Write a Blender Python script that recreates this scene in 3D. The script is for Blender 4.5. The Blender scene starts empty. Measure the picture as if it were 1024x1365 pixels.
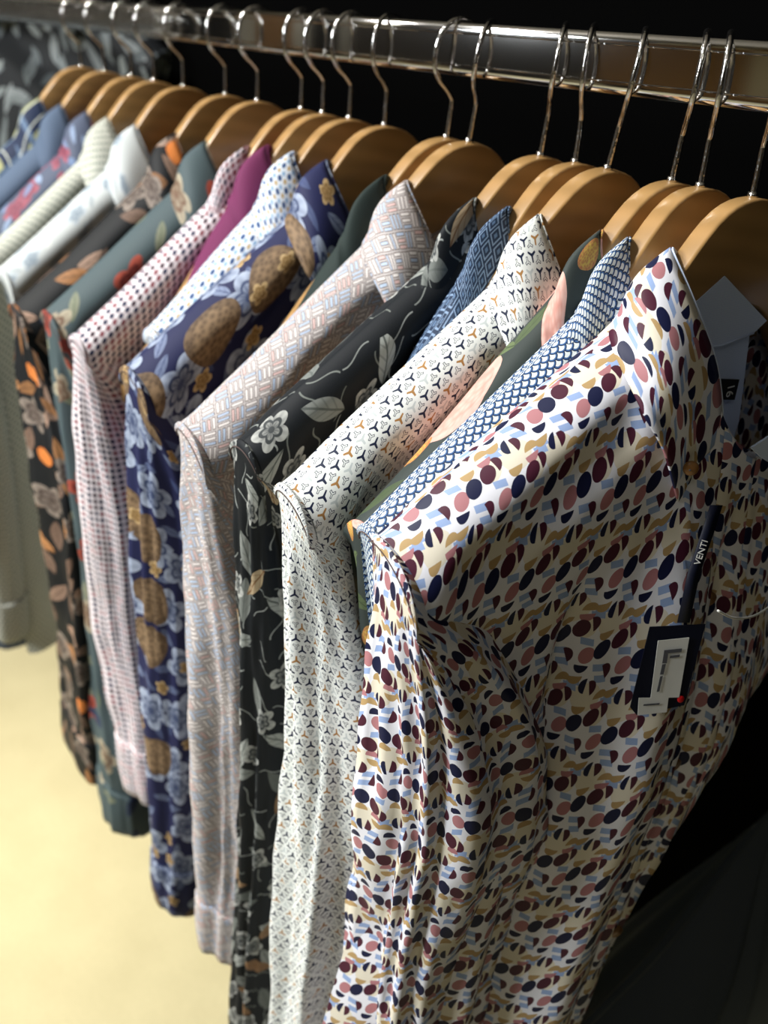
import bpy, bmesh, math, random
from mathutils import Vector, Matrix, noise
random.seed(7)
D = bpy.data; C = bpy.context.scene.collection; SC = bpy.context.scene
PI = math.pi
RAIL_Z = 1.60
APEX = -0.0603            # hanger top below the rail centre

# ------------------------------------------------------------------ camera
CAM = Vector((.29440, -.47917, RAIL_Z + .00099)); YAW, PIT, ROL, FPX = .68435, .47349, 0.08477, 1228.19

fwd = Vector((-math.cos(YAW) * math.cos(PIT), math.sin(YAW) * math.cos(PIT), -math.sin(PIT)))
rgt = fwd.cross(Vector((0, 0, 1))).normalized(); upv = rgt.cross(fwd)
r2 = math.cos(ROL) * rgt + math.sin(ROL) * upv; u2 = -math.sin(ROL) * rgt + math.cos(ROL) * upv
cam = D.cameras.new('camera'); cam.sensor_fit = 'VERTICAL'; cam.sensor_height = 36; cam.lens = FPX / 1365 * 36
cam.clip_start = .02; cam.dof.use_dof = True; cam.dof.focus_distance = .50; cam.dof.aperture_fstop = 5.6
co = D.objects.new('camera', cam); C.objects.link(co); SC.camera = co
M3 = Matrix((r2, u2, -fwd)).transposed(); co.matrix_world = Matrix.Translation(CAM) @ M3.to_4x4()

# ------------------------------------------------------------------ view and light
SC.view_settings.view_transform = 'Standard'; SC.view_settings.look = 'None'
SC.view_settings.gamma = 1; SC.view_settings.exposure = 0.0
W = D.worlds.new('shop_light'); SC.world = W; W.use_nodes = True
bg = W.node_tree.nodes['Background']; bg.inputs[0].default_value = (.78, .88, 1, 1); bg.inputs[1].default_value = .075
def area(name, loc, target, size, power, col=(1, .985, .96)):
    l = D.lights.new(name, 'AREA'); l.shape = 'DISK'; l.size = size; l.energy = power; l.color = col
    o = D.objects.new(name, l); C.objects.link(o); o.location = loc
    o.rotation_euler = (Vector(target) - Vector(loc)).to_track_quat('-Z', 'Y').to_euler(); return o
area('overhead_light', (-.95, -1.35, 3.1), (-.2, -.2, 1.35), .24, 50)
area('overhead_light', (-1.9, -1.3, 3.2), (-1.2, -.4, 1.2), .30, 26)
area('front_fill', (-.9, -2.5, 2.35), (-.2, -.1, 1.2), .8, 62, (.93, .97, 1))  # added fill lamp, brightens the dotted chest and the sleeves from the front
fl_ = area('floor_fill', (-1.9, -1.6, 3.2), (-1.25, -.25, 0), .3, 13, (1, .92, .68)); fl_.data.spread = math.radians(50)  # added lamp, its warm colour brightens and yellows the floor
area('overhead_light', (-3.0, -3.2, 3.2), (-4.2, -2.6, 1.4), .4, 30)  # added lamp, brightens the left wall that the rail mirrors
area('overhead_light', (.9, -1.7, 3.1), (0, -.1, 1.3), .35, 2)  # added weak fill for the right side of the dotted chest

# ------------------------------------------------------------------ node expression helper
class G:
    def __init__(s, name, rough=.8, spec=.25, metal=0):
        s.m = D.materials.new(name); s.m.use_nodes = True; s.nt = s.m.node_tree
        s.b = s.nt.nodes['Principled BSDF']; s.b.inputs['Roughness'].default_value = rough
        s.b.inputs['Specular IOR Level'].default_value = spec; s.b.inputs['Metallic'].default_value = metal
    def n(s, t, **k):
        x = s.nt.nodes.new(t)
        for a, v in k.items(): setattr(x, a, v)
        return x
    def put(s, sock, v):
        if isinstance(v, X): s.nt.links.new(v.s, sock)
        elif isinstance(v, (tuple, list)):
            v = tuple(v)
            if len(sock.default_value) == 4 and len(v) == 3: v += (1,)
            sock.default_value = v
        else: sock.default_value = v
    def math(s, op, *a):
        x = s.n('ShaderNodeMath', operation=op)
        for i, v in enumerate(a): s.put(x.inputs[i], v)
        return X(s, x.outputs[0])
    def vm(s, op, *a, out=0):
        x = s.n('ShaderNodeVectorMath', operation=op)
        for i, v in enumerate(a): s.put(x.inputs[3 if (op == 'SCALE' and i == 1) else i], v)
        return X(s, x.outputs[out])
    def comb(s, a, b, c=0.0):
        x = s.n('ShaderNodeCombineXYZ')
        for i, v in enumerate((a, b, c)): s.put(x.inputs[i], v)
        return X(s, x.outputs[0])
    def sep(s, v):
        x = s.n('ShaderNodeSeparateXYZ'); s.put(x.inputs[0], v); return [X(s, o) for o in x.outputs]
    def mix(s, f, a, b):
        x = s.n('ShaderNodeMix', data_type='RGBA'); s.put(x.inputs[0], f); s.put(x.inputs[6], a); s.put(x.inputs[7], b)
        return X(s, x.outputs[2])
    def uv(s): return X(s, s.n('ShaderNodeUVMap', uv_map='UVMap').outputs[0])
    def obj(s): return X(s, s.n('ShaderNodeTexCoord').outputs['Object'])
    def white(s, v, out='Value'):
        x = s.n('ShaderNodeTexWhiteNoise', noise_dimensions='3D'); s.put(x.inputs[0], v); return X(s, x.outputs[out])
    def noise(s, v, scale=1.0, detail=2.0, out=0):
        x = s.n('ShaderNodeTexNoise'); s.put(x.inputs['Vector'], v); x.inputs['Scale'].default_value = scale
        x.inputs['Detail'].default_value = detail; return X(s, x.outputs[out])
    def vor(s, v, rnd=.8):
        x = s.n('ShaderNodeTexVoronoi', voronoi_dimensions='2D', feature='F1'); s.put(x.inputs['Vector'], v)
        x.inputs['Scale'].default_value = 1; x.inputs['Randomness'].default_value = rnd
        return X(s, x.outputs['Distance']), X(s, x.outputs['Color']), X(s, x.outputs['Position'])
    def color(s, c): s.put(s.b.inputs['Base Color'], c)
    def bump(s, h, strength, dist):
        x = s.n('ShaderNodeBump'); x.inputs['Strength'].default_value = strength; x.inputs['Distance'].default_value = dist
        s.put(x.inputs['Height'], h); s.nt.links.new(x.outputs[0], s.b.inputs['Normal'])
class X:
    def __init__(s, g, sock): s.g = g; s.s = sock
    def __add__(s, o): return s.g.math('ADD', s, o)
    __radd__ = __add__
    def __sub__(s, o): return s.g.math('SUBTRACT', s, o)
    def __rsub__(s, o): return s.g.math('SUBTRACT', o, s)
    def __mul__(s, o): return s.g.math('MULTIPLY', s, o)
    __rmul__ = __mul__
    def __truediv__(s, o): return s.g.math('DIVIDE', s, o)
    def __lt__(s, o): return s.g.math('LESS_THAN', s, o)
    def __gt__(s, o): return s.g.math('GREATER_THAN', s, o)
    def abs(s): return s.g.math('ABSOLUTE', s)
    def sin(s): return s.g.math('SINE', s)
    def cos(s): return s.g.math('COSINE', s)
    def fr(s): return s.g.math('FRACT', s)
    def fl(s): return s.g.math('FLOOR', s)
    def sq(s): return s.g.math('SQRT', s)
    def mod(s, o): return s.g.math('FLOORED_MODULO', s, o)
    def mn(s, o): return s.g.math('MINIMUM', s, o)
    def mx(s, o): return s.g.math('MAXIMUM', s, o)
def srgb(h):
    h = h.lstrip('#'); r = [int(h[i:i + 2], 16) / 255 for i in (0, 2, 4)]
    return tuple((c / 12.92 if c < .04045 else ((c + .055) / 1.055) ** 2.4) for c in r)
def plain(name, c, rough=.7, spec=.3, metal=0):
    g = G(name, rough, spec, metal); g.color(c); return g.m
def weave(g, s=.9):
    pass

# lattice stamp: local metric coordinates of a periodic motif
class Lattice:
    def __init__(s, g, uv, a, b, k=1.0):            # a, b in mm
        s.g = g; s.a = a; s.b = b; det = a[0] * b[1] - a[1] * b[0]
        U = g.vm('SCALE', uv, 1000.0 / k)
        s.lat = g.comb(g.vm('DOT_PRODUCT', U, (b[1] / det, -b[0] / det, 0), out=1), g.vm('DOT_PRODUCT', U, (-a[1] / det, a[0] / det, 0), out=1))
        s.det = det
    def at(s, cx, cy, ang=0):
        a, b, det, g = s.a, s.b, s.det, s.g
        l = ((cx * b[1] - cy * b[0]) / det, (-cx * a[1] + cy * a[0]) / det)
        q = g.vm('FRACTION', g.vm('ADD', s.lat, (100.5 - l[0], 100.5 - l[1], 0)))
        q = g.vm('SUBTRACT', q, (.5, .5, 0))
        c, n = math.cos(ang), math.sin(ang)
        x = g.vm('DOT_PRODUCT', q, (a[0] * c + a[1] * n, b[0] * c + b[1] * n, 0), out=1)
        y = g.vm('DOT_PRODUCT', q, (-a[0] * n + a[1] * c, -b[0] * n + b[1] * c, 0), out=1)
        return x, y
def r_of(g, x, y): return g.vm('LENGTH', g.comb(x, y), out=1)

def mat_dots():
    g = G('multicolour_dot_print_cotton', .5, .25); L = Lattice(g, g.uv(), (17.4, 10.6), (6.8, -27.6), 1.25)
    cream, white = srgb('#e2dac6'), srgb('#e8e8ee')
    blue, tan, pink, mar, navy = srgb('#96acd4'), srgb('#b39566'), srgb('#b0787c'), srgb('#4a1e30'), srgb('#151a3c')
    x, y = L.at(3, -10, .5); col = g.mix(r_of(g, x * .8, y) < 5.5, white, cream)
    x, y = L.at(-8, -11); col = g.mix(r_of(g, x, y) < 4.0, col, cream)
    for cx, cy in ((-7, -5.3), (0, 7.2), (8.2, -15.5), (-4.5, -15.5), (14, -7)):
        x, y = L.at(cx, cy, .35); m = ((x - y * .5).abs() < 2.9) * (y.abs() < 1.3); col = g.mix(m, col, blue)
    def disc(c, cx, cy, r, ang=None):
        nonlocal col
        x, y = L.at(cx, cy, ang or 0); m = r_of(g, x, y) < r
        if ang is not None: m = m * (y > 0)
        col = g.mix(m, col, c)
    for cx, cy, a in ((.8, -6.6, .2), (9.4, -7.6, 3.3), (-2.9, -19.2, .1)): disc(tan, cx, cy, 3.1, a)
    disc(pink, 8.8, -6.2, 3.0, .1); disc(mar, 11.4, -1.6, 3.0, -1.75); disc(pink, -6.4, .4, 3.3); disc(navy, -7.8, 4.2, 3.0, .25)
    disc(mar, 7.3, -.6, 3.45); disc(navy, 2.2, -14.6, 3.0, 1.75); disc(mar, 4.0, -13.4, 3.0, -1.75); disc(mar, 2.6, 10.0, 3.1, -1.9); disc(navy, 0, 0, 3.55)
    g.color(col); return g.m
def mat_trigon():
    g = G('white_propeller_print_cotton', .6, .25); a, b = (8.4, 0), (4.2, 7.3); L = Lattice(g, g.uv(), a, b)
    col = srgb('#e6e9e4')
    def arms(x, y, l, w, rot):
        th = g.math('ARCTAN2', y, x) + rot; r = r_of(g, x, y)
        a3 = ((th.mod(2 * PI / 3)) - PI / 3).abs(); a3 = (a3 - PI / 3).abs()
        px = r * a3.cos(); py = (r * a3.sin()).abs()
        return px, py
    x, y = L.at(0, 0); i, j, _ = g.sep(g.vm('FLOOR', g.vm('ADD', L.lat, (100.5, 100.5, 0))))
    idx = (i + j * 2).mod(5); px, py = arms(x, y, 0, 0, PI / 6)
    c = g.mix(idx > 2.5, srgb('#1c2540'), srgb('#a87b45')); c = g.mix(idx > 3.5, c, srgb('#c3cac8'))
    col = g.mix((px < 3.2) * (py < (.72 - px * .07)), col, c)
    x, y = L.at(4.2, 2.43); px, py = arms(x, y, 0, 0, PI / 6 + PI)
    out = (px < 2.2) * (py < .66) * (1 - (px < 1.85) * (py < .3))
    col = g.mix(out, col, srgb('#3a4250'))
    g.color(col); return g.m
def mat_scale():
    g = G('blue_scale_print_cotton', .6, .25); u, v, _ = g.sep(g.vm('SCALE', g.uv(), 1000.0))
    w, h = 6.0, 2.5; col = srgb('#274a72')
    jj = (v / h).fl()
    for k in (-1, 0, 1):
        j = jj + k * 1.0; off = j.mod(2) * (w / 2)
        x = ((u + off) / w + 100.0).fr() * w - w / 2; y = v - j * h
        r = r_of(g, x, y * .95); m = r < w / 2
        c = g.mix(r < w * .295, g.mix(r < w * .41, srgb('#182848'), srgb('#42689a')), srgb('#dfe7e6'))
        if k == -1: base = (m, c)
        elif k == 0: b0 = (m, c)
        else: b1 = (m, c)
    col = g.mix(b1[0], col, b1[1]); col = g.mix(b0[0], col, b0[1]); col = g.mix(base[0], col, base[1])
    g.color(col); return g.m
def mat_basket():
    g = G('basketweave_print_cotton', .6, .25); U = g.vm('SCALE', g.uv(), 1000.0)
    c, s_ = math.cos(.5), math.sin(.5)
    x = g.vm('DOT_PRODUCT', U, (c, s_, 0), out=1) / 9.0; y = g.vm('DOT_PRODUCT', U, (-s_, c, 0), out=1) / 9.0
    chk = (x.fl() + y.fl()).mod(2) > .5
    fx, fy = x.fr(), y.fr()
    p = fx * chk + fy * (1 - chk); q = fy * chk + fx * (1 - chk)          # p along, q across
    bar = (q * 3).fl(); qq = ((q * 3).fr() - .5).abs(); pp = (p - .5).abs()
    inside = (qq < .36) * (pp < .44); line = (qq < .36) * (pp < .44) * (1 - (qq < .235) * (pp < .385))
    rnd = g.white(g.comb(x.fl(), y.fl(), bar)); rc = g.white(g.comb((x * .5).fl(), (y * .5).fl(), 3.0))
    base = srgb('#c3bbb8'); f = g.mix(rnd > .72, srgb('#e9e2de'), srgb('#b7c6dc')); f = g.mix(rnd < .16, f, srgb('#d9b9b4'))
    f = g.mix((rc > .8) * (rnd > .3), f, srgb('#b9c9de'))
    col = g.mix(inside, base, f); col = g.mix(line, col, srgb('#5c4a45'))
    g.color(col); return g.m
def mat_grid():
    g = G('white_checked_dot_print_cotton', .6, .25); L = Lattice(g, g.uv(), (5.8, 0), (0, 5.8))
    x, y = L.at(0, 0); k = g.white(g.vm('FLOOR', g.vm('ADD', L.lat, (100.5, 100.5, 0))))
    c = g.mix(k > .45, srgb('#1d2547'), srgb('#8a4a52')); c = g.mix(k > .8, c, srgb('#3a2330'))
    col = g.mix((x.abs() < .55), srgb('#e9e1e3'), srgb('#cdb9bd')); col = g.mix((y.abs() < .55), col, srgb('#cdb9bd'))
    col = g.mix(r_of(g, x, y) < 1.95, col, c); g.color(col); return g.m
def mat_geo():
    g = G('navy_line_check_cotton', .65, .25); L = Lattice(g, g.uv(), (9, 0), (2, 9)); x, y = L.at(0, 0); e = x.abs().mx(y.abs())
    col = g.mix((e - 3.3).abs() < .45, srgb('#22324a'), srgb('#8198b5')); col = g.mix(e < 1.2, col, srgb('#5c7594')); g.color(col); return g.m
def mat_speckle():
    g = G('pale_speckled_cotton', .7, .2); L = Lattice(g, g.uv(), (5.6, 0), (2.8, 4.9)); x, y = L.at(0, 0)
    col = g.mix(r_of(g, x, y) < 1.25, srgb('#bfc0b4'), srgb('#566058')); g.color(col); return g.m
def mat_bluedots():
    g = G('white_blue_dot_cotton', .7, .2); L = Lattice(g, g.uv(), (9, 0), (4.5, 7.8)); x, y = L.at(0, 0); col = srgb('#dde4ec')
    col = g.mix(r_of(g, x, y) < 2.0, col, srgb('#3a5480')); x, y = L.at(4.5, 2.6); col = g.mix(r_of(g, x, y) < 1.6, col, srgb('#c2a878'))
    x, y = L.at(0, 4.6); col = g.mix(r_of(g, x, y) < 1.6, col, srgb('#8fb0cf')); g.color(col); return g.m
def floral(name, ground, layers, rough=.65):
    g = G(name, rough, .25); uv = g.uv(); col = ground
    nz = g.noise(uv, 60, 2)
    for n, L in enumerate(layers):
        kind, cell, size, c1, c2 = L[:5]; keep = L[5] if len(L) > 5 else 1.0
        P = g.vm('ADD', g.vm('SCALE', uv, 1000.0 / cell), (7.3 * n + 3, 4.1 * n + 9, 0))
        d, rc, pos = g.vor(P, .75); rr, rg, rb = g.sep(rc)
        dx, dy, _ = g.sep(g.vm('SUBTRACT', P, pos)); th0 = rr * 6.283
        x = dx * th0.cos() + dy * th0.sin(); y = dy * th0.cos() - dx * th0.sin()
        if kind == 'flower':
            th = g.math('ARCTAN2', y, x); r = r_of(g, x, y); pet = (th * 2.5).cos().abs()
            R = (pet * .42 + .58) * size; m = r < R
            s = (r / size + nz * .5 - .25); st = (th * 15).sin() * .12
            f = g.math('SMOOTH_MIN', g.math('MAXIMUM', s + st, 0.0), 1.0, .1)
            c = g.mix(f, c2, c1); c = g.mix((r - R * .55).abs() < .03, c, c2); c = g.mix(r < size * .16, c, c2)
        elif kind == 'rose':
            r = r_of(g, x, y); th = g.math('ARCTAN2', y, x)
            R = (th * 3 + rr * 5).sin() * .08 * size + size; m = r < R
            v2 = g.vor(g.vm('ADD', g.vm('SCALE', P, 4.2 / size), (r * 3, 0.0, 0.0)) if False else g.vm('SCALE', P, 5.0 / size), 1.0)[0]; f = (v2 * 1.1 + nz * .5).mn(1.0); c = g.mix(f, c2, c1); c = g.mix((r / size > .8) * .4, c, c2)
        elif kind == 'leaf':
            t = x / size; wv = (1 - t * t) * .34 * size; m = y.abs() < wv
            vein = ((y.abs() * 1.6 - x) * (14 / size)).sin() > .75; c = g.mix(rb, c1, c2)
            c = g.mix(vein * .45, c, c2); c = g.mix((y.abs() < .02 * size + .006), c, c2)
        elif kind == 'stem':
            yy = y + (x * 5).sin() * .12; m = (yy.abs() < .022) * (x.abs() < size); c = g.mix(rb, c1, c2)
        if keep < 1: m = m * (rg < keep)
        col = g.mix(m, col, c)
    g.color(col); return g.m
def S(*a): return [srgb(x) for x in a]

def mat_wood():
    g = G('varnished_hanger_wood', .28, .5); o = g.obj(); x, y, z = g.sep(o)
    nz = g.noise(g.comb(x * 90, y * 14, z * 60), 1.0, 3); ring = ((z * 420 + y * 60 + nz * 5).sin() * .5 + .5)
    col = g.mix(ring * .55, srgb('#aa8150'), srgb('#86643a')); col = g.mix(g.noise(o, 25, 2) * .5, col, srgb('#bd9a63'))
    g.color(col); g.b.inputs['Coat Weight'].default_value = .2; g.b.inputs['Coat Roughness'].default_value = .12; return g.m
WOOD = mat_wood()
CHROME = plain('polished_chrome', (.78, .77, .75), .09, .5, 1)
def mat_wire():
    g = G('bright_steel_wire', .16, .5, 1); g.color((.62, .6, .57)); g.bump(g.noise(g.obj(), 260, 2), .35, .0015); return g.m
WIRE = mat_wire()
LINING = None
def mat_lining():
    g = G('pale_blue_oxford_lining', .7, .2); u, v, _ = g.sep(g.vm('SCALE', g.uv(), 1000.0)); m = ((u + v) * 4.2).sin() * ((u - v) * 4.2).sin()
    col = g.mix(m * .5 + .5, srgb('#bccff2'), srgb('#dbe6fa')); g.color(col); return g.m
LINING = mat_lining()
THREAD = plain('dark_seam_thread', srgb('#5a4b48'), .8)
BLACKM = plain('black_void', (.0015, .0015, .0015), .95, 0)  # darkness of the void behind the rail, put into the colour

# ------------------------------------------------------------------ object helpers
def link(name, me, mats, parent=None, smooth=True):
    if not isinstance(mats, (list, tuple)): mats = [mats]
    for m in mats: me.materials.append(m)
    if smooth: me.polygons.foreach_set('use_smooth', [True] * len(me.polygons))
    o = D.objects.new(name, me); C.objects.link(o)
    if parent: o.parent = parent
    return o
def obj(name, bm, mats, parent=None, smooth=True):
    me = D.meshes.new(name); bm.to_mesh(me); bm.free(); return link(name, me, mats, parent, smooth)
def grid(rows, uvs, mats, name, parent=None, close=False, flip=False):
    """rows[i][j] -> Vector; uvs likewise; close joins the last column to the first (uv of an extra column given)"""
    nr, nc = len(rows), len(rows[0]); vs = [p for r in rows for p in r]; fs = []; fu = []
    for i in range(nr - 1):
        for j in range(nc if close else nc - 1):
            k = (j + 1) % nc; q = [(i, j), (i, k), (i + 1, k), (i + 1, j)]
            u = [uvs[i][j], uvs[i][j + 1], uvs[i + 1][j + 1], uvs[i + 1][j]]
            if any(rows[a][b] is None for a, b in q): continue
            if flip: q.reverse(); u.reverse()
            fs.append([a * nc + b for a, b in q]); fu += u
    vs = [v if v is not None else Vector() for v in vs]
    me = D.meshes.new(name); me.from_pydata(vs, [], fs); l = me.uv_layers.new(name='UVMap')
    for i, u in enumerate(fu): l.data[i].uv = u
    bm = bmesh.new(); bm.from_mesh(me); bmesh.ops.delete(bm, geom=[v for v in bm.verts if not v.link_faces], context='VERTS'); bm.to_mesh(me); bm.free()
    return link(name, me, mats, parent)
def tube(name, pts, rad, mat, parent=None, n=8):
    bm = bmesh.new(); pts = [Vector(p) for p in pts]; rings = []; ref = Vector((.3, .5, .8))
    for i, p in enumerate(pts):
        t = (pts[min(i + 1, len(pts) - 1)] - pts[max(i - 1, 0)]).normalized(); a = t.cross(ref)
        if a.length < .05: a = t.cross(Vector((1, 0, 0)))
        a.normalize(); b = t.cross(a); r = rad[i] if isinstance(rad, list) else rad
        ref = b.cross(t) * 0 + ref
        rings.append([bm.verts.new(p + r * (math.cos(2 * PI * k / n) * a + math.sin(2 * PI * k / n) * b)) for k in range(n)])
    for i in range(len(rings) - 1):
        for k in range(n): bm.faces.new((rings[i][k], rings[i][(k + 1) % n], rings[i + 1][(k + 1) % n], rings[i + 1][k]))
    bm.faces.new(rings[0][::-1]); bm.faces.new(rings[-1])
    bmesh.ops.recalc_face_normals(bm, faces=bm.faces); return obj(name, bm, mat, parent)
def box(name, lo, hi, mat, parent=None, bev=0):
    bm = bmesh.new(); bmesh.ops.create_cube(bm, size=1)
    for v in bm.verts: v.co = Vector([(lo[i] + hi[i]) / 2 + v.co[i] * (hi[i] - lo[i]) for i in range(3)])
    if bev: bmesh.ops.bevel(bm, geom=bm.edges, offset=bev, segments=3, affect='EDGES')
    return obj(name, bm, mat, parent, False)
def tag(o, label=None, cat=None, group=None, kind=None):
    for k, v in (('label', label), ('category', cat), ('group', group), ('kind', kind)):
        if v: o[k] = v
    return o
def empty(name, loc, rz=0):
    o = D.objects.new(name, None); C.objects.link(o); o.location = loc; o.rotation_euler = (0, 0, rz); o.empty_display_size = .02; return o
def spline(P, n):
    """Catmull-Rom through P, n samples"""
    P = [Vector(p) for p in P]; m = len(P) - 1; out = []
    for k in range(n):
        t = k / (n - 1) * m; i = min(int(t), m - 1); f = t - i
        p0, p1, p2, p3 = P[max(i - 1, 0)], P[i], P[i + 1], P[min(i + 2, m)]
        out.append(.5 * ((2 * p1) + (p2 - p0) * f + (2 * p0 - 5 * p1 + 4 * p2 - p3) * f * f + (3 * p1 - p0 - 3 * p2 + p3) * f ** 3))
    return out
def interp(tab, x):
    if x <= tab[0][0]: return tab[0][1]
    for (a, fa), (b, fb) in zip(tab, tab[1:]):
        if x <= b: return fa + (fb - fa) * (x - a) / (b - a)
    return tab[-1][1]
def sm(a, b, x):
    t = min(1, max(0, (x - a) / (b - a))); return t * t * (3 - 2 * t)
def nz(x, y, z=0.0): return noise.noise(Vector((x, y, z)))

# ------------------------------------------------------------------ the place
def struct(o): o['kind'] = 'structure'; return o
def mat_floor():
    g = G('beige_carpet', .95, .1); o = g.obj(); col = g.mix(g.noise(o, 9, 3), srgb('#b5ac8c'), srgb('#cbc3a2'))
    col = g.mix(g.noise(o, 120, 2) * .5, col, srgb('#a39a7c')); g.color(col); g.bump(g.noise(o, 300, 2), .4, .004); return g.m
struct(box('floor', (-6, -5, -.05), (4, 1.2, 0), mat_floor()))
struct(box('wall_back', (-6, .62, 0), (4, .72, 3.3), BLACKM))
struct(box('ceiling', (-6, -5, 3.3), (4, 1.2, 3.35), plain('ceiling_paint', srgb('#8a857c'), .9)))
wf = G('shop_wall_panels', .8, .2); x_, y_, z_ = wf.sep(wf.obj()); k_ = wf.white(wf.comb((x_ * 2.2).fl(), (z_ * .9).fl(), 2.0))
wf.color(wf.mix(k_ > .5, srgb('#3a3632'), wf.mix(k_ > .78, srgb('#c9bd9e'), srgb('#8f6d45'))))
struct(box('wall_front', (-4.2, -4.3, 0), (4, -4.2, 3.3), wf.m))
wl_ = G('shop_display_panels', .8, .2); x_, y_, z_ = wl_.sep(wl_.obj()); k_ = wl_.white(wl_.comb((y_ * 2.6).fl(), (z_ * .8).fl(), 5.0))
wl_.color(wl_.mix(k_ > .5, srgb('#161514'), wl_.mix(k_ > .72, srgb('#8d8a80'), srgb('#6d5236'))))
struct(box('wall_left', (-4.3, -5, 0), (-4.2, .62, 3.3), wl_.m))
struct(box('wall_right', (3.9, -4.2, 0), (4.0, .62, 3.3), plain('dark_side_wall', srgb('#2c2926'), .9)))
# near-black board: its colour stands in for the dark void behind the rail
struct(box('void_board_1', (-1.45, .30, 1.0), (1.2, .34, 2.35), BLACKM))

# rail: rounded oblong chrome tube
def rail():
    prof = []; hx, hz, r = .0075, .0168, .0055
    for cx, cz, a0 in ((hx - r, hz - r, 0), (-hx + r, hz - r, PI / 2), (-hx + r, -hz + r, PI), (hx - r, -hz + r, 3 * PI / 2)):
        for k in range(9): a = a0 + k * PI / 16; prof.append((cx + r * math.cos(a), cz + r * math.sin(a)))
    prof2 = []
    for y, z in prof: prof2.append((y, z - .0018))
    bm = bmesh.new(); rings = []
    for x in (-1.62, .62): rings.append([bm.verts.new((x, y, z)) for y, z in prof2])
    n = len(prof2)
    for k in range(n): bm.faces.new((rings[0][k], rings[0][(k + 1) % n], rings[1][(k + 1) % n], rings[1][k]))
    bm.faces.new(rings[0][::-1]); bm.faces.new(rings[1]); bmesh.ops.recalc_face_normals(bm, faces=bm.faces)
    e = empty('clothes_rail', (0, 0, RAIL_Z)); t = obj('rail_tube', bm, CHROME, e, True)
    for s in (-1, 1): box('raised_lip', (-1.62, -.0082, s * .0098 - .0023), (.62, -.0070, s * .0098 - .0013), CHROME, e, .0003)
    for x in (-1.62, .62): box('rail_bracket', (x - .006, -.02, -.03), (x + .006, .31, .02), CHROME, e, .002)
    tag(e, 'polished chrome oblong rail that the wooden hangers hook over', 'clothes rail'); return e
rail()

# ------------------------------------------------------------------ hanger
TOP = [(0, 0), (.012, -.0012), (.024, -.0055), (.034, -.013), (.042, -.022), (.052, -.034), (.062, -.047), (.08, -.066), (.10, -.080), (.14, -.107), (.19, -.141), (.228, -.170)]
def make_hanger():
    e = empty('wooden_hanger', (0, 0, 0)); bm = bmesh.new(); rows = []
    N = 61; hx = .0064
    for i in range(N):
        y = -.19 + .38 * i / (N - 1); a = abs(y); zt = interp(TOP, a)
        zt = .25 * (interp(TOP, max(a - .006, 0)) + interp(TOP, a + .006)) + .5 * zt
        zt -= .013 * sm(.055, .10, a) + .055 * sm(.085, .19, a)
        hgt = .058 - .034 * sm(.02, .205, a); zb = zt - hgt
        t = hx + .0022 * sm(.08, .2, a); off = -.012 * sm(.05, .21, a) ** 1.2 * 0
        r = .0022; ring = []
        for cx, cz, a0 in ((t - r, zt - r, 0), (-t + r, zt - r, PI / 2), (-t + r, zb + r, PI), (t - r, zb + r, 3 * PI / 2)):
            for k in range(4): an = a0 + k * PI / 6; ring.append(bm.verts.new((cx + off + r * math.cos(an), y, cz + r * math.sin(an))))
        rows.append(ring)
    for i in range(N - 1):
        for k in range(16): bm.faces.new((rows[i][k], rows[i][(k + 1) % 16], rows[i + 1][(k + 1) % 16], rows[i + 1][k]))
    bm.faces.new(rows[0][::-1]); bm.faces.new(rows[-1]); bmesh.ops.recalc_face_normals(bm, faces=bm.faces)
    obj('hanger_body', bm, WOOD, e)
    P = [(0, 0, -.004), (0, 0, .012), (0, 0, .0235), (0, -.0012, .027), (0, -.006, .032), (0, -.0135, .038), (0, -.0185, .046), (0, -.0195, .056), (0, -.0175, .066), (0, -.012, .0735), (0, -.0045, .0772), (0, .004, .0772), (0, .0115, .073), (0, .0155, .066), (0, .0165, .058), (0, .0160, .050)]
    tube('hook', spline(P, 60), .0018, WIRE, e, 10)
    tube('hook_collar', [(0, 0, -.001), (0, 0, .0025)], .0032, WIRE, e, 14)
    return e
def children(o): return [c for c in D.objects if c.parent == o]
def copy_tree(o):
    c = o.copy(); C.objects.link(c)
    for ch in children(o):
        d = ch.copy(); C.objects.link(d); d.parent = c
    return c

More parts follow.
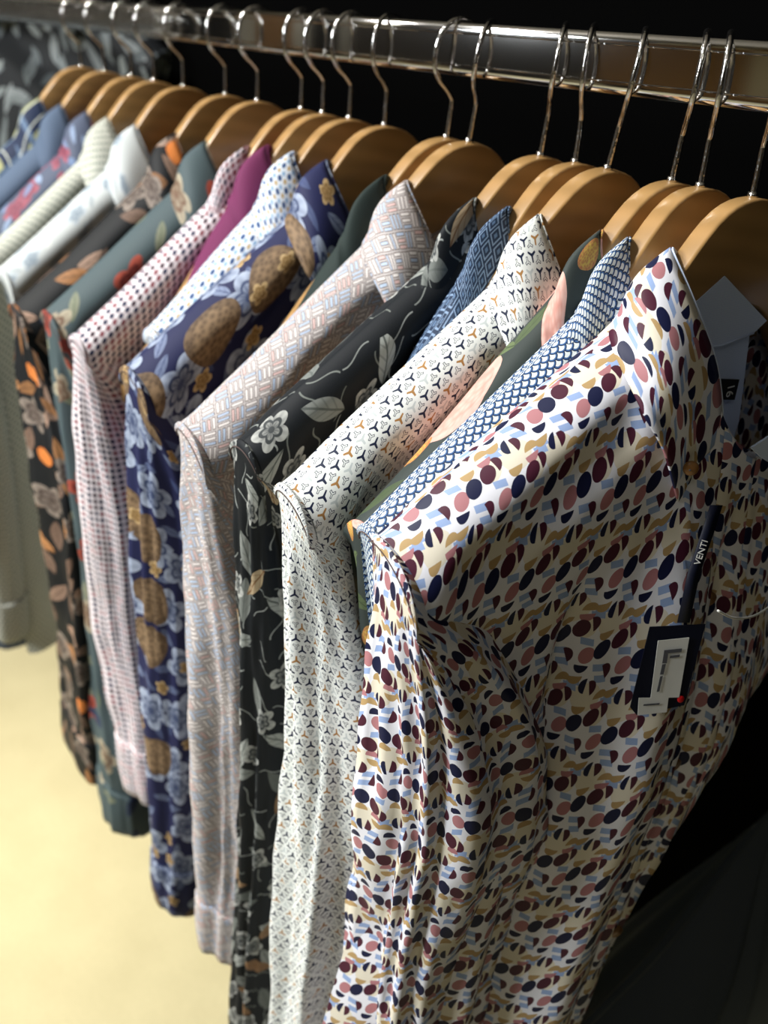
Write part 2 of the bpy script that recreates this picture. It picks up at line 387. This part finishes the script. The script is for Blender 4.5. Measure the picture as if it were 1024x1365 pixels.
# ------------------------------------------------------------------ shirts
def zsh(a): return interp(TOP, max(a, .064)) + .003
def smz(a): return .5 * zsh(a) + .25 * (zsh(a - .008) + zsh(a + .008))
MATB = plain('tan_horn_button', srgb('#7d5c3a'), .3)
def zdrop0(T, d):
    an = min(PI / 2, d / T); return T * (1 - math.cos(an)) + max(0, d - T * PI / 2)
def make_shirt(P):
    k = P['id']; x0 = P['x']; mt = P['mat']; Tf, Tb = P['Tf'], P['Tb']; Wd = P.get('W', .232); seed = k * 7.31
    det = P.get('det', 1); gf = P['gf']
    e = empty('shirt', (x0 + P.get('dx', 0), P.get('dy', 0), RAIL_Z + APEX + P.get('dz', 0)), P.get('yaw', 0))
    BL = P.get('len', .52)
    # --- torso: columns across, rows down each sheet from the shoulder ridge
    nc = 91 if det else 49; nr = 96 if det else 40
    def sheet(side):
        rows, uvs = [], []
        T0 = Tf if side > 0 else Tb
        for i in range(nr):
            t = i / (nr - 1); d = (t ** 1.35) * BL; R, U = [], []
            for j in range(nc):
                s = -1 + 2 * j / (nc - 1); a = abs(s)
                ysh = (Wd - .003) * s
                hole = (1 - min(1, abs(ysh) / .064) ** 2) ** .5 if abs(ysh) < .064 else 0
                dd = d + hole * (.105 if side > 0 else .018) * (1 - t)
                zr = smz(abs(ysh)) - P.get('sag', 0) * sm(.07, .2, abs(ysh))
                g0 = sm(0, .25, dd)
                wl = interp([(0, 1), (.1, .93), (.3, .90), (.6, .84)], dd) if s < 0 else interp([(0, 1), (.1, .88), (.2, .50), (.3, .16), (.45, -.14), (.7, -.42)], dd)
                # the slope is levelled out further down
                y = ysh * wl + P.get('ysw', 0) * sm(.15, .6, dd)
                lvl = sm(.0, .5, dd); z = zr * (1 - lvl * .25) - .17 * .25 * lvl - zdrop0(T0, dd)
                Ta = T0 * (1 + 0 * s); an = min(PI / 2, dd / Ta); Tl = Ta * math.sin(an); zdrop = Ta * (1 - math.cos(an)) + max(0, dd - Ta * PI / 2)
                prof = (max(0, 1 - a ** 3.2)) ** .6
                x = Tl * (1 - (1 - prof) * sm(.03, .16, dd)) + (P['belly'] if 'belly' in P and side > 0 else T0 * .25) * (max(0, 1 - a * a)) ** P.get('bp', .8) * sm(.05, .3, dd)
                amp = min(.011, T0 * .38) * sm(.03, .22, dd) * (1 - .7 * sm(.85, 1, a))
                f = nz(y * 17 + dd * 4 * (1 if s > 0 else .4), dd * 2.2, seed + side) + .45 * nz(y * 42 + dd * 6, dd * 4, seed + 5)
                w = .0016 * nz(y * 70, dd * 30, seed + 9) * sm(.0, .05, dd)
                x = max(.0012, x + f * amp + w * prof)
                if side > 0:
                    cr = P.get('crease', .30); x -= cr * T0 * math.exp(-((dd - .055 - .01 * nz(y * 20, seed)) / .016) ** 2) * sm(.07, .11, abs(ysh)) * (1 - sm(.19, .215, abs(ysh)))
                    x *= 1 - P.get('slack', .35) * sm(.05, .10, dd) * (1 - sm(.3, .45, dd))
                    x = max(.0012, x)
                if P.get('folds') and side > 0:
                    for (y0, y1, d0, wd, am) in P['folds']:
                        yc = y0 + (y1 - y0) * min(1, dd / .5); x += am * math.exp(-((y - yc) / wd) ** 2) * sm(d0, d0 + .08, dd)
                if P.get('lean'): x += P['lean'] * sm(.1, .6, dd) * side * 0 + P['lean'] * sm(.1, .6, dd)
                R.append(Vector((x * side if not P.get('lean') else (side * (x - P['lean'] * sm(.1, .6, dd)) + P['lean'] * sm(.1, .6, dd)), y, z)))
                U.append([ysh * .98 + .5, .5 + side * (dd + .004), dd])
            rows.append(R); uvs.append(U)
        if side > 0:
            cums = []; jc = nc // 2
            for r_ in rows:
                cum = [0]
                for j in range(1, nc): cum.append(cum[-1] + math.hypot(r_[j].x - r_[j - 1].x, r_[j].y - r_[j - 1].y))
                cums.append([c - cum[jc] for c in cum])
            k_ = P.get('uk', 1.0); i0 = min(i for i in range(nr) if ((i / (nr - 1)) ** 1.35) * BL > .035)
            for i, U in enumerate(uvs):
                wi = range(max(i0, i - 7), min(nr, max(i0, i) + 8))
                for j, u in enumerate(U):
                    w = sm(.0, .10, u[2]); u[0] = u[0] * (1 - w) + w * (.5 + sum(cums[q][j] for q in wi) / len(wi) * k_)
        su, sv = P.get('uvs', (1, 1)); uvs = [[(u[0] * su, u[1] * sv) for u in U] for U in uvs]
        return rows, uvs
    ra, ua = sheet(1); rb, ub = sheet(-1)
    if P.get('placket'):
        c0, c1 = [int((1 + y_ / (Wd - .003)) / 2 * (nc - 1)) for y_ in P['placket']]
        pr = [[p + Vector((.0028 * (1 if 0 < q < c1 - c0 else .2), 0, 0)) for q, p in enumerate(r[c0:c1 + 1])] for r in ra[3:]]
        pk = grid(pr, [[(a * 1 + .013, b_) for a, b_ in u[c0:c1 + 1]] for u in ua[3:]], mt, 'placket', e)
        for r_ in range(22, len(pr) - 4, 17):
            c_ = pr[r_][(c1 - c0) // 2]; tb = tube('button', [c_ - Vector((.001, 0, 0)), c_ + Vector((.0016, -.0004, 0))], .0046, MATB, pk, 20)
    rows = rb[::-1] + ra[1:]; uvs = ub[::-1] + ua[1:]
    # open neck: drop the ridge cells between the collar ends
    mid = nr - 1
    keepz = []
    for i in range(len(rows)):
        for j in range(nc):
            ysh = (Wd - .003) * (-1 + 2 * j / (nc - 1))
            if i == mid and abs(ysh) < .058: rows[i][j] = None
    b = grid(rows, uvs, mt, 'torso', e)
    # --- sleeves
    for sd in ((-1, 1) if P.get('left') else (-1,)):
        SL = P.get('sl', .50); nph = 72 if det else 40; ns = 110 if det else 50
        ax0 = (Tf + Tb) / 2 * 1.0; xc0 = (Tf - Tb) / 2; zt = smz(Wd - .003) - P.get('sag', 0)
        rows, uvs = [], []; per = 2 * PI * math.sqrt(((ax0 * (1 + P.get('sx', .12))) ** 2 + (.044 * P.get('sw', 1)) ** 2) / 2) * 1.12
        bend = P.get('bend', []); 
        def ring(d, cuffr=0.0):
            R = []; U = []
            ay = .002 + .042 * (1 - math.exp(-d / .055)) * P.get('sw', 1); ay *= interp([(0, 1), (.3, 1), (.5, .84)], d)
            ax = ax0 * (1 + P.get('sx', .12) * sm(0, .2, d)) * interp([(0, 1), (.3, 1), (.5, .92)], d)
            bx = sum(A * math.exp(-((d - c) / w) ** 2) for (c, w, A) in bend); by = sum(A * math.exp(-((d - c) / w) ** 2) for (c, w, A) in P.get('bendy', []))
            tx = P.get('tx', 0) * d + P.get('tx2', 0) * sm(.25, .5, d)
            xc = xc0 + bx + tx + (ax - ax0); yc = sd * (Wd - ay - .001 + by - P.get('ty', 0) * min(d, .35))
            for q in range(nph):
                ph = 2 * PI * q / nph; c, s_ = math.cos(ph), math.sin(ph)
                fa = sm(.0, .07, d) * (1 - .5 * sm(SL - .05, SL, d)) * P.get('fa', 1)
                f = 1 + fa * (.26 * nz(c * 1.9, s_ * 1.9 + seed, d * 2.2 + seed) + .20 * nz(c * 4 + 2, s_ * 4 + seed, d * 3.5) + .05 * nz(c * 6, s_ * 6 + seed, d * 26))
                if P.get('pleats'):
                    for (pc, pw, pa) in P['pleats']:
                        dph = (ph - pc + PI) % (2 * PI) - PI; f += pa * math.exp(-(dph / pw) ** 2) * sm(.0, .09, d)
                e2 = .78
                X_ = math.copysign(abs(c) ** e2, c) * (ax + cuffr) * f; Y_ = math.copysign(abs(s_) ** e2, s_) * (ay + cuffr) * f
                xr = xc0 + (X_ / max(f, .01)) * (ax0 / max(ax, .001)); Tq = Tf if xr > 0 else Tb; rt = min(.995, abs(xr) / Tq)
                arch = Tq * (1 - math.sqrt(1 - rt * rt)) * (1 - .6 * sm(0, .15, d))
                R.append(Vector((xc + X_, yc + Y_, zt - d - arch)))
            for q in range(nph + 1): U.append(((per * q / nph + .3) * P.get('uvs', (1, 1))[0], -d * P.get('uvs', (1, 1))[1]))
            return R, U
        # cap
        top = []
        for i in range(ns):
            d = SL * i / (ns - 1); R, U = ring(d); rows.append(R); uvs.append(U)
        cen = sum(rows[0], Vector()) / nph
        rows.insert(0, [Vector((p.x, cen.y + (p.y - cen.y) * .05, p.z + .0008)) for p in rows[0]]); uvs.insert(0, [(u, .004) for u, v in uvs[0]])
        s = grid(rows, uvs, mt, 'sleeve', e, close=True)
        if P.get('cuff', 1):
            rows, uvs = [], []
            for i in range(10):
                R, U = ring(SL - .004 + .060 * i / 9, .0016 + .0012 * math.sin(PI * i / 9)); rows.append(R); uvs.append([(u * 1.0 + .02, v * 1 + .2) for u, v in U])
            c = grid(rows, uvs, mt, 'cuff', e, close=True)
            m = c.modifiers.new('cloth_thickness', 'SOLIDIFY'); m.thickness = .0016; m.offset = 1
        if det:
            R, U = ring(.004, .0003); h_ = nph // 2; RR = R[h_:] + [R[0]] if sd < 0 else R[:h_ + 1]; tube('armhole_seam', RR, .0004, THREAD, e, 5)
    # --- collar
    fs = min(1.0, gf / .06) if gf > .04 else gf * 10; fs = max(.35, fs) * P.get('cs', 1); bs = P.get('bs', .8)
    def X3(p): return Vector((p[0] * (fs if p[0] > 0 else bs), p[1], p[2]))
    tipdy = P.get('ctip', 0)
    Fk = [(.046, -.034, -.118), (.041, -.048, -.078), (.022, -.0575, -.045), (.000, -.0560, -.0255), (-.013, -.034, -.033), (-.017, 0, -.036)]
    Ek = [(.050, -.064, -.150), (.051, -.086, -.116), (.042, -.100, -.094), (.004, -.093, -.068), (-.016, -.060, -.062), (-.022, 0, -.076)]
    Nk = [(.038, -.014, -.150), (.034, -.040, -.118), (.020, -.060, -.082), (.0, -.064, -.058), (-.012, -.04, -.058), (-.015, 0, -.062)]
    n = 60
    def full(K):
        a = [X3(p) for p in spline(K, n // 2 + 1)]; return a + [Vector((p.x, -p.y, p.z)) for p in a[-2::-1]]
    F, E_, Nn = full(Fk), full(Ek), full(Nk)
    rows, uvs = [], []; m = 14
    for i in range(m + 1):
        w = i / m; R, U = [], []
        for j in range(len(F)):
            f, e_, n_ = F[j], E_[j], Nn[j]
            out = (e_ - n_); out.z = 0; out = out.normalized() if out.length > 1e-6 else Vector((0, -1, 0))
            p = f.lerp(e_, w) + out * .010 * math.sin(PI * min(1, w * 1.15)) * (1 - w * .4) + Vector((0, 0, .002 * math.sin(PI * w)))
            L = (e_ - f).length; R.append(p); U.append((j * .0042 + .1, -w * L * 1.05))
        rows.append(R); uvs.append(U)
    # stand drops inside
    rs, us = [], []
    for i in range(9):
        w = i / 8; R, U = [], []
        for j in range(len(F)):
            f, n_ = F[j], Nn[j]; inn = Vector((0, 0, 0)) - Vector((f.x, f.y, 0)); inn = inn.normalized() if inn.length > 1e-6 else Vector()
            R.append(f.lerp(n_, w) + inn * (.0015 + .001 * math.sin(PI * w))); U.append((j * .0042, w * .03))
        rs.append(R); us.append(U)
    cl = grid(rows, uvs, mt, 'collar', e); md = cl.modifiers.new('cloth_thickness', 'SOLIDIFY'); md.thickness = .0014; md.offset = -1
    st = grid(rs, us, P.get('lin', mt), 'collar_stand', e); md = st.modifiers.new('cloth_thickness', 'SOLIDIFY'); md.thickness = .001
    tag(e, P['label'], 'shirt'); return e, (ra, ua)

NAVYF = floral('navy_floral_cotton', srgb('#20244a'), [
    ('leaf', 26, .42, *S('#7f8ba6', '#39446b')), ('flower', 44, .48, *S('#a9b4c8', '#3d4867')),
    ('rose', 60, .36, *S('#8d7458', '#3f3026'), .4), ('flower', 30, .26, *S('#c9ad7e', '#8a6c42'), .4)])
BLACKF = floral('black_botanical_cotton', srgb('#14181c'), [
    ('stem', 22, .45, *S('#9da19d', '#70756f')), ('leaf', 40, .46, *S('#a7aaa4', '#5e635f'), .8), ('flower', 34, .34, *S('#b7b8b2', '#3b3f40'), .45),
    ('leaf', 46, .42, *S('#b3a283', '#7c5a3c'), .35)])
GREENF = floral('grey_green_floral_cotton', srgb('#485659'), [
    ('leaf', 40, .34, *S('#8e8d78', '#5e6a55'), .5), ('flower', 58, .34, *S('#a8a08a', '#6c5443'), .35), ('flower', 70, .28, *S('#a8503f', '#6a2a24'), .25),
    ('leaf', 52, .36, *S('#2f3c58', '#27324a'), .35)])
DARKF = floral('black_autumn_floral_cotton', srgb('#111315'), [
    ('leaf', 34, .50, *S('#a48672', '#5f4b3f'), .8), ('leaf', 40, .46, *S('#b98252', '#6b4a2e'), .5), ('flower', 46, .38, *S('#8b7f74', '#4a3e38'), .45),
    ('rose', 44, .20, *S('#e08a45', '#b8622b'), .35)])
ROSEF = floral('dark_rose_floral_cotton', srgb('#3b423f'), [
    ('leaf', 34, .46, *S('#6e7d55', '#47543b'), .7), ('rose', 58, .44, *S('#d59a8c', '#e6beb0'), .6), ('rose', 40, .20, *S('#cfae55', '#a84e48'), .4)])
WHITEF = floral('white_sketch_floral_cotton', srgb('#bfc4c3'), [
    ('flower', 26, .42, *S('#b9c2c8', '#7b8893'), .7), ('leaf', 20, .4, *S('#e3e3dd', '#9aa3a8'), .5)])
PINKF = floral('pink_blue_print_cotton', srgb('#4c5468'), [('flower', 30, .45, *S('#96505f', '#6a3446'), .7), ('leaf', 24, .4, *S('#9fb0c8', '#566a90'), .6)])
DOTS = mat_dots(); TRI = mat_trigon(); SCALE = mat_scale(); BASK = mat_basket(); GRID = mat_grid()
def mat_plaid():
    g = G('navy_plaid_cotton', .7, .2); u, v, _ = g.sep(g.vm('SCALE', g.uv(), 1000.0))
    col = g.mix((u / 34).fr() < .3, srgb('#1c2740'), srgb('#9a9c70')); col = g.mix(((v / 38).fr() < .28), col, srgb('#52657f')); col = g.mix((u / 17).fr() < .08, col, srgb('#b9bdb2'))
    g.color(col); return g.m

HX = {1: 0, 2: -.0340, 2.5: -.0539, 3: -.1026, 3.5: -.1296, 4: -.1608, 5: -.2322, 6: -.2568, 7: -.3331, 8: -.3817, 9: -.4217, 10: -.4558, 11: -.5323, 12: -.5952, 13: -.6878, 14: -.7603, 15: -.8209, 16: -.9021, 17: -.9775}
SH = {
 1: dict(Tf=.042, mat=DOTS, lin=LINING, sl=.57, len=.70, sw=1.25, sx=.45, fa=1.3, pleats=[(5.35, .22, -.17), (4.7, .2, -.12), (5.85, .22, -.17)], bend=[(.30, .13, -.012)], tx2=.012, yaw=math.radians(-6), W=.226, ysw=-.07, slack=0, placket=(-.036, -.004), crease=.2, uvs=(1.12, .88), uk=.88, folds=[(-.10, -.155, .09, .010, -.015), (-.13, -.18, .12, .010, .008), (-.045, -.11, .12, .016, .010), (.0, -.06, .10, .012, -.014), (.05, .0, .2, .02, .008)], left=0, det=1, belly=.040, bp=.9, label='front shirt printed with navy, maroon and pink dots, price tag at its chest'),
 2: dict(mat=SCALE, sl=.52, det=1, W=.224, ty=.12, label='shirt with small blue and white scale print directly behind the dotted shirt'),
 2.5: dict(mat=ROSEF, sl=.45, W=.212, det=0, ty=.2, sag=.02, label='dark green shirt with pink roses and a yellow bud beside the blue scale print shirt'),
 3: dict(mat=TRI, sl=.55, det=1, W=.232, sw=1.15, sx=.75, label='white shirt printed with small navy and ochre three-armed propellers'),
 3.5: dict(mat=mat_geo(), sl=.42, ty=.25, sag=.085, W=.20, det=0, label='dark blue shirt with pale square line print, only its collar showing behind the propeller print'),
 4: dict(mat=BLACKF, sl=.60, det=1, sw=1.2, W=.226, label='black shirt with grey leaves and flowers between basketweave and propeller prints'),
 5: dict(mat=BASK, sl=.435, sag=.010, det=1, sx=.5, sw=1.1, label='pale shirt with brown and light blue basketweave bar print'),
 6: dict(mat=plain('dark_green_cotton', srgb('#27322f'), .8), sl=.4, W=.19, ty=.25, sag=.075, det=0, label='plain dark green shirt, its collar tip peeping behind the basketweave print shirt'),
 7: dict(mat=NAVYF, sl=.50, W=.226, sag=.006, det=1, label='navy shirt with large grey-blue and brown flowers left of the basketweave shirt'),
 8: dict(mat=mat_bluedots(), sl=.42, W=.185, ty=.25, sag=.025, det=0, label='white shirt with small blue dots and florets behind the navy floral shirt'),
 9: dict(mat=plain('magenta_cotton', srgb('#6e2a52'), .8), sl=.4, W=.19, ty=.25, sag=.085, det=0, label='plain magenta shirt, a narrow strip behind the blue-dotted white shirt'),
 10: dict(mat=GRID, sl=.41, det=1, W=.220, dz=-.005, sag=.016, sx=.6, sw=1.1, tx2=.05, label='white shirt with rows of small navy and maroon dots'),
 11: dict(mat=GREENF, sl=.51, det=1, W=.218, dz=-.010, sag=.012, sx=.8, sw=1.2, tx2=.03, label='grey-green shirt with cream leaves and a red flower on the collar'),
 12: dict(mat=DARKF, sl=.47, det=1, W=.228, dz=-.010, sag=.014, sx=1.6, sw=1.3, tx2=.0, label='black shirt with peach and orange autumn leaves, next to the grey-green one'),
 13: dict(mat=WHITEF, sl=.5, dz=-.012, sag=.012, W=.21, ty=.25, det=0, label='white shirt with grey sketched flowers behind the black autumn leaf shirt'),
 14: dict(mat=mat_speckle(), sl=.41, sx=0, sw=.5, Tf=.018, W=.246, dz=-.012, sag=.015, det=0, label='pale grey-green speckled shirt far down the rail'),
 15: dict(mat=PINKF, dz=-.012, sag=.015, sl=.36, W=.215, det=0, label='pink and blue printed shirt, a sliver behind the pale speckled shirt'),
 16: dict(mat=plain('slate_blue_cotton', srgb('#4b5a70'), .8), dz=-.012, sag=.015, sl=.5, det=0, label='slate blue shirt second from the far end of the rail'),
 17: dict(mat=mat_plaid(), dz=-.012, sag=.015, sl=.5, det=0, label='navy and yellow-green plaid shirt at the far end of the rail'),
}
keys = sorted(HX); HLEAN = {3: .010, 3.5: -.002, 4: .006, 5: .010, 6: .006, 2: -.002, 2.5: .003, 1: -.003}
HROT = {1: 38, 2: 36, 2.5: 38, 3: 40, 3.5: 34, 4: 38, 5: 30, 6: -8, 7: 12, 8: -5, 9: -4, 11: -8}
HLAB = {1: 'holding the dotted front shirt, cut by the right edge of the photo', 2: 'of the blue scale print shirt, right one of a close pair', 2.5: 'half hidden left behind the blue scale shirt hanger',
 3: 'of the white propeller print shirt, broad face showing', 3.5: 'mostly hidden just left of the propeller shirt hanger', 4: 'of the black botanical shirt, above the spiral motif', 5: 'of the basketweave print shirt, with a slender hook',
 6: 'tucked behind the basketweave shirt hanger, holding the dark green shirt', 7: 'of the navy floral shirt, broad shadowed face showing', 8: 'of the blue-dotted white shirt', 9: 'above the plain magenta collar', 10: 'right of the navy and maroon dotted white collar',
 11: 'right of the red flower collar, large dark face showing', 12: 'right of the orange collar tip', 13: 'of the white sketch floral shirt', 14: 'of the pale speckled shirt', 15: 'of the pink and blue printed shirt', 16: 'of the slate blue shirt', 17: 'of the plaid shirt, last on the rail'}
h0 = make_hanger(); first = True
for i, k in enumerate(keys):
    P = SH[k]; x = HX[k]; gf = HX[keys[i - 1]] and abs(x - HX[keys[i - 1]]) if i else .09
    if i: gf = abs(x - HX[keys[i - 1]])
    gb = abs(HX[keys[i + 1]] - x) if i + 1 < len(keys) else .06
    h = h0 if first else copy_tree(h0); first = False
    h.location = (x, 0, RAIL_Z + APEX); h.rotation_euler = (0, math.atan2(HLEAN.get(k, 0), .078), P.get('yaw', 0) * .6)
    for c in children(h):
        if c.name.startswith('hook') and 'collar' not in c.name: c.rotation_euler = (0, 0, math.radians(HROT.get(k, 0)))
    tag(h, 'varnished wooden hanger ' + HLAB[k], 'hanger', 'wooden hangers on the chrome rail')
    P.update(id=k, x=x, gf=gf, Tf=P.get('Tf', max(.010, min(.034, gf * .56))), Tb=max(.009, min(.017, gb * .40)))
    e, _ = make_shirt(P); e['group'] = 'shirts on the chrome rail'

# ------------------------------------------------------------------ details of the front shirt
front = [o for o in D.objects if o.name == 'shirt'][0]
def sheet_poly(name, pts, mat, parent, th=.0008):
    """flat-cut cloth piece: pts are (x, y, z) in the parent's frame"""
    bm = bmesh.new(); vs = [bm.verts.new(p) for p in pts]; f = bm.faces.new(vs); f.normal_update(); n = f.normal * th
    r = bmesh.ops.extrude_face_region(bm, geom=[f]); bmesh.ops.translate(bm, verts=[v for v in r['geom'] if isinstance(v, bmesh.types.BMVert)], vec=n)
    bmesh.ops.recalc_face_normals(bm, faces=bm.faces); l = bm.loops.layers.uv.new('UVMap')
    for f in bm.faces:
        for q in f.loops: q[l].uv = (q.vert.co.y, q.vert.co.z)
    return obj(name, bm, mat, parent, False)

NAVY_CARD = plain('navy_card', srgb('#0c1022'), .5); PAPER = plain('white_sticker_paper', srgb('#d9d9d2'), .6); INK = plain('grey_ink', srgb('#55565a'), .7)
RED = plain('red_sticker', srgb('#c01418'), .5); BROWN = plain('brown_horn_button', srgb('#8a6238'), .3); LABELM = plain('black_woven_label', srgb('#15171d'), .8)
sheet_poly('neck_band_lining', [(.0105, -.041, -.0537), (.0095, -.019, -.0397), (.0105, .026, -.0677), (.0115, .015, -.0745), (.0125, -.012, -.079), (.0125, -.042, -.078)], LINING, front, .0012)
yl = sheet_poly('yoke_lining', [(.0110, -.042, -.077), (.0110, -.012, -.078), (.0100, .014, -.0735), (.0105, .019, -.100), (.0115, .024, -.130), (.013, .020, -.152), (.014, .002, -.165), (.014, -.03, -.150), (.0125, -.04, -.11)], LINING, front, .0010)
tube('band_seam', [(.0128, -.042, -.0775), (.0128, -.012, -.0785), (.0118, .015, -.074)], .0006, LINING, front, 6)
def lab(pts, x): return [(x + (-.0768 - z) * .03, y, z) for y, z in pts]
lb = sheet_poly('size_label', lab([(-.022, -.0965), (.011, -.1010), (.011, -.1135), (-.022, -.109)], .0128), LABELM, yl, .0005)
sheet_poly('size_label', lab([(-.02, -.1165), (-.001, -.1175), (-.002, -.124), (-.02, -.123)], .0130), LABELM, yl, .0005)
def text(name, body, size, M, mat, parent):
    c = D.curves.new(name, 'FONT'); c.body = body; c.size = size; c.extrude = .00012; c.align_x = 'CENTER'; c.align_y = 'CENTER'
    t = D.objects.new(name, c); C.objects.link(t); bpy.context.view_layer.update()
    me = D.meshes.new_from_object(t.evaluated_get(bpy.context.evaluated_depsgraph_get())); D.objects.remove(t)
    me.materials.clear(); me.transform(M); return link(name, me, mat, parent, False)
def frame(o, ex, ey):
    ex = Vector(ex).normalized(); n = ex.cross(Vector(ey)).normalized(); ey = n.cross(ex); m = Matrix((ex, ey, n)).transposed().to_4x4(); m.translation = Vector(o); return m
text('size_lettering', '16', .0085, frame((.0146, .0035, -.1065), (0, .08, -1), (0, 1, .08)), PAPER, yl)
wing = sheet_poly('collar_wing_lining', [(.060, .020, -.098), (.058, .006, -.108), (.056, -.024, -.1215), (.057, -.014, -.1285), (.060, .004, -.138), (.062, .03, -.140)], LINING, front, .0014)
def disc(name, c, n, r, th, mat, parent):
    c, n = Vector(c), Vector(n).normalized(); o = tube(name, [c, c + n * th * .3, c + n * th], [r * .9, r, r * .86], mat, parent, 24); return o
bt = disc('button', (.0535, -.0655, -.128), (.8, -.6, .1), .0042, .0016, BROWN, front)
for dy in (-.001, .001): disc('button_hole', (.0549, -.0665 + dy, -.1278 + dy * .5), (.8, -.6, .1), .0006, .0003, INK, bt)
# price tag
TL, TR, BLc = Vector((.0685, -.0860, -.214)), Vector((.0800, -.0545, -.214)), Vector((.0775, -.0950, -.262))
def tp(px, py, off=0):
    u, v = px - 869, py - 826; det = 62 * 96 - (-31) * (-13); a = (u * 96 - v * (-31)) / det; b = (62 * v - (-13) * u) / det
    nrm = (BLc - TL).cross(TR - TL).normalized()
    if nrm.x < 0: nrm = -nrm
    return front.matrix_world @ (TL + (TR - TL) * a + (BLc - TL) * b + nrm * off)
bpy.context.view_layer.update()
tg = empty('price_tag', tuple(tp(900, 820))); inv = Matrix.Translation(-Vector(tg.location))
def tpoly(name, pts, off, mat, parent=None, th=.0006): return sheet_poly(name, [inv @ tp(x, y, off) for x, y in pts], mat, parent or tg, th)
card = tpoly('card', [(869, 826), (931, 813), (912, 866), (897, 908), (842, 927), (836, 919)], 0, NAVY_CARD)
stk = tpoly('sticker', [(875, 839), (910, 830), (891, 899), (879, 901), (875, 918), (842, 926), (846, 906), (859, 904)], .0012, PAPER, None, .0003)
for q in ([(880, 848), (900, 843), (899, 847), (879, 852)], [(879, 852), (884, 851), (881, 862), (876, 863)], [(886, 853), (897, 850), (896, 853), (885, 856)], [(876, 864), (880, 863), (876, 875), (872, 876)], [(872, 878), (875, 877), (869, 895), (866, 896)], [(850, 912), (868, 908), (867, 910), (849, 914)]):
    tpoly('printed_mark', q, .0018, INK, stk, .0001)
disc('round_sticker', inv @ tp(893, 901, .0006), tp(0, 0, 1) - tp(0, 0, 0), .0022, .0005, RED, tg)
st = [front.matrix_world @ Vector(p) for p in ((.0595, -.0470, -.150), (.0620, -.0515, -.162), (.0668, -.0610, -.186), (.0735, -.0680, -.212))]
rr = []
for p in st: rr.append([inv @ (p + Vector((.0, -.0032, 0))), inv @ (p + Vector((.0035, .0030, 0)))])
rb = grid(rr, [[(0, 0), (1, 0)]] * 4, NAVY_CARD, 'ribbon', tg); md = rb.modifiers.new('cloth_thickness', 'SOLIDIFY'); md.thickness = .0006
a_, b_ = st[2], st[1]; text('ribbon_lettering', 'VENTI', .0052, frame(inv @ ((a_ + b_) / 2 + Vector((.0035, -.0025, .0006))), b_ - a_, Vector((-.0035, -.0062, 0))), PAPER, rb)
cw = [front.matrix_world @ Vector(p) for p in ((.082, -.050, -.205), (.084, -.035, -.213), (.082, -.010, -.218), (.076, .018, -.214), (.066, .035, -.205))]
tube('cord', [inv @ p for p in spline(cw, 24)], .0007, PAPER, tg, 6)
tag(tg, 'navy price tag with white sticker and red dot hanging on the dotted front shirt', 'price tag')
# dark gathered garment low on the right
def dark_garment():
    A = Vector((.03, .27, RAIL_Z - .60)); rows, uvs = [], []; nr, nc = 50, 160
    for i in range(nr):
        r = .015 + .80 * (i / (nr - 1)); R, U = [], []
        for j in range(nc):
            s_ = j / (nc - 1); an = math.radians(-162 + 110 * s_); w = sm(0, .25, r)
            rp = .034 * w * math.sin(s_ * 34 + 2.2 * nz(s_ * 6, r * 1.5, 3)) + .04 * w * nz(s_ * 13, r * 1.4, 8) + .006 * w * nz(s_ * 40, r * 3, 5)
            sag_ = -.10 * r * math.sin(PI * s_) * r
            R.append(A + Vector((rp + .10 * r * s_ - .03 * r + .03 * math.sin(PI * s_) * w, r * math.cos(an), r * math.sin(an) + sag_))); U.append((s_, r))
        rows.append(R); uvs.append(U)
    e = empty('black_garment', tuple(A)); off = Matrix.Translation(-A)
    g = G('black_crepe', .6, .4); g.color(srgb('#444c51')); g.bump(g.noise(g.obj(), 500, 2), .3, .001)
    o = grid([[off @ p for p in R] for R in rows], uvs, g.m, 'gathered_panel', e); md = o.modifiers.new('cloth_thickness', 'SOLIDIFY'); md.thickness = .002
    k = disc('waist_clasp', (.02, .0, .0), (.8, -.6, .2), .014, .008, plain('dull_brass', srgb('#6b6552'), .4, .5, 1), e)
    tag(e, 'black garment with soft radiating folds in shadow below the dotted shirt', 'garment'); return e
dark_garment()
# patterned jacket on its own hanger at the far end
FARF = floral('grey_leaf_print_cloth', srgb('#16191c'), [('leaf', 46, .5, *S('#82888a', '#5d6467')), ('leaf', 36, .46, *S('#8f9697', '#4a5154'), .8)])
P = dict(id=21, x=-1.42, dy=.11, dz=.175, yaw=math.radians(-50), gf=.09, Tf=.045, Tb=.03, mat=FARF, det=0, W=.22, sl=.5, len=.42, label='black jacket with blurred grey leaf print hanging beyond the far end of the rail')
e, _ = make_shirt(P); e.name = 'patterned_jacket'; e['category'] = 'jacket'
h = copy_tree(h0); h.location = (-1.42, .11, RAIL_Z + APEX + .175); h.rotation_euler = (0, 0, math.radians(-50))
tag(h, 'wooden hanger carrying the grey leaf print jacket at top left', 'hanger'); del h['group']
wb = empty('wall_rail', (-1.42, .11, RAIL_Z + APEX + .175 + .062)); tube('rail_tube', [(0, -.0, 0), (0, .5, 0)], .006, CHROME, wb, 14)
wb.rotation_euler = (0, 0, math.radians(-50)); tag(wb, 'short chrome arm holding the leaf print jacket', 'clothes rail')
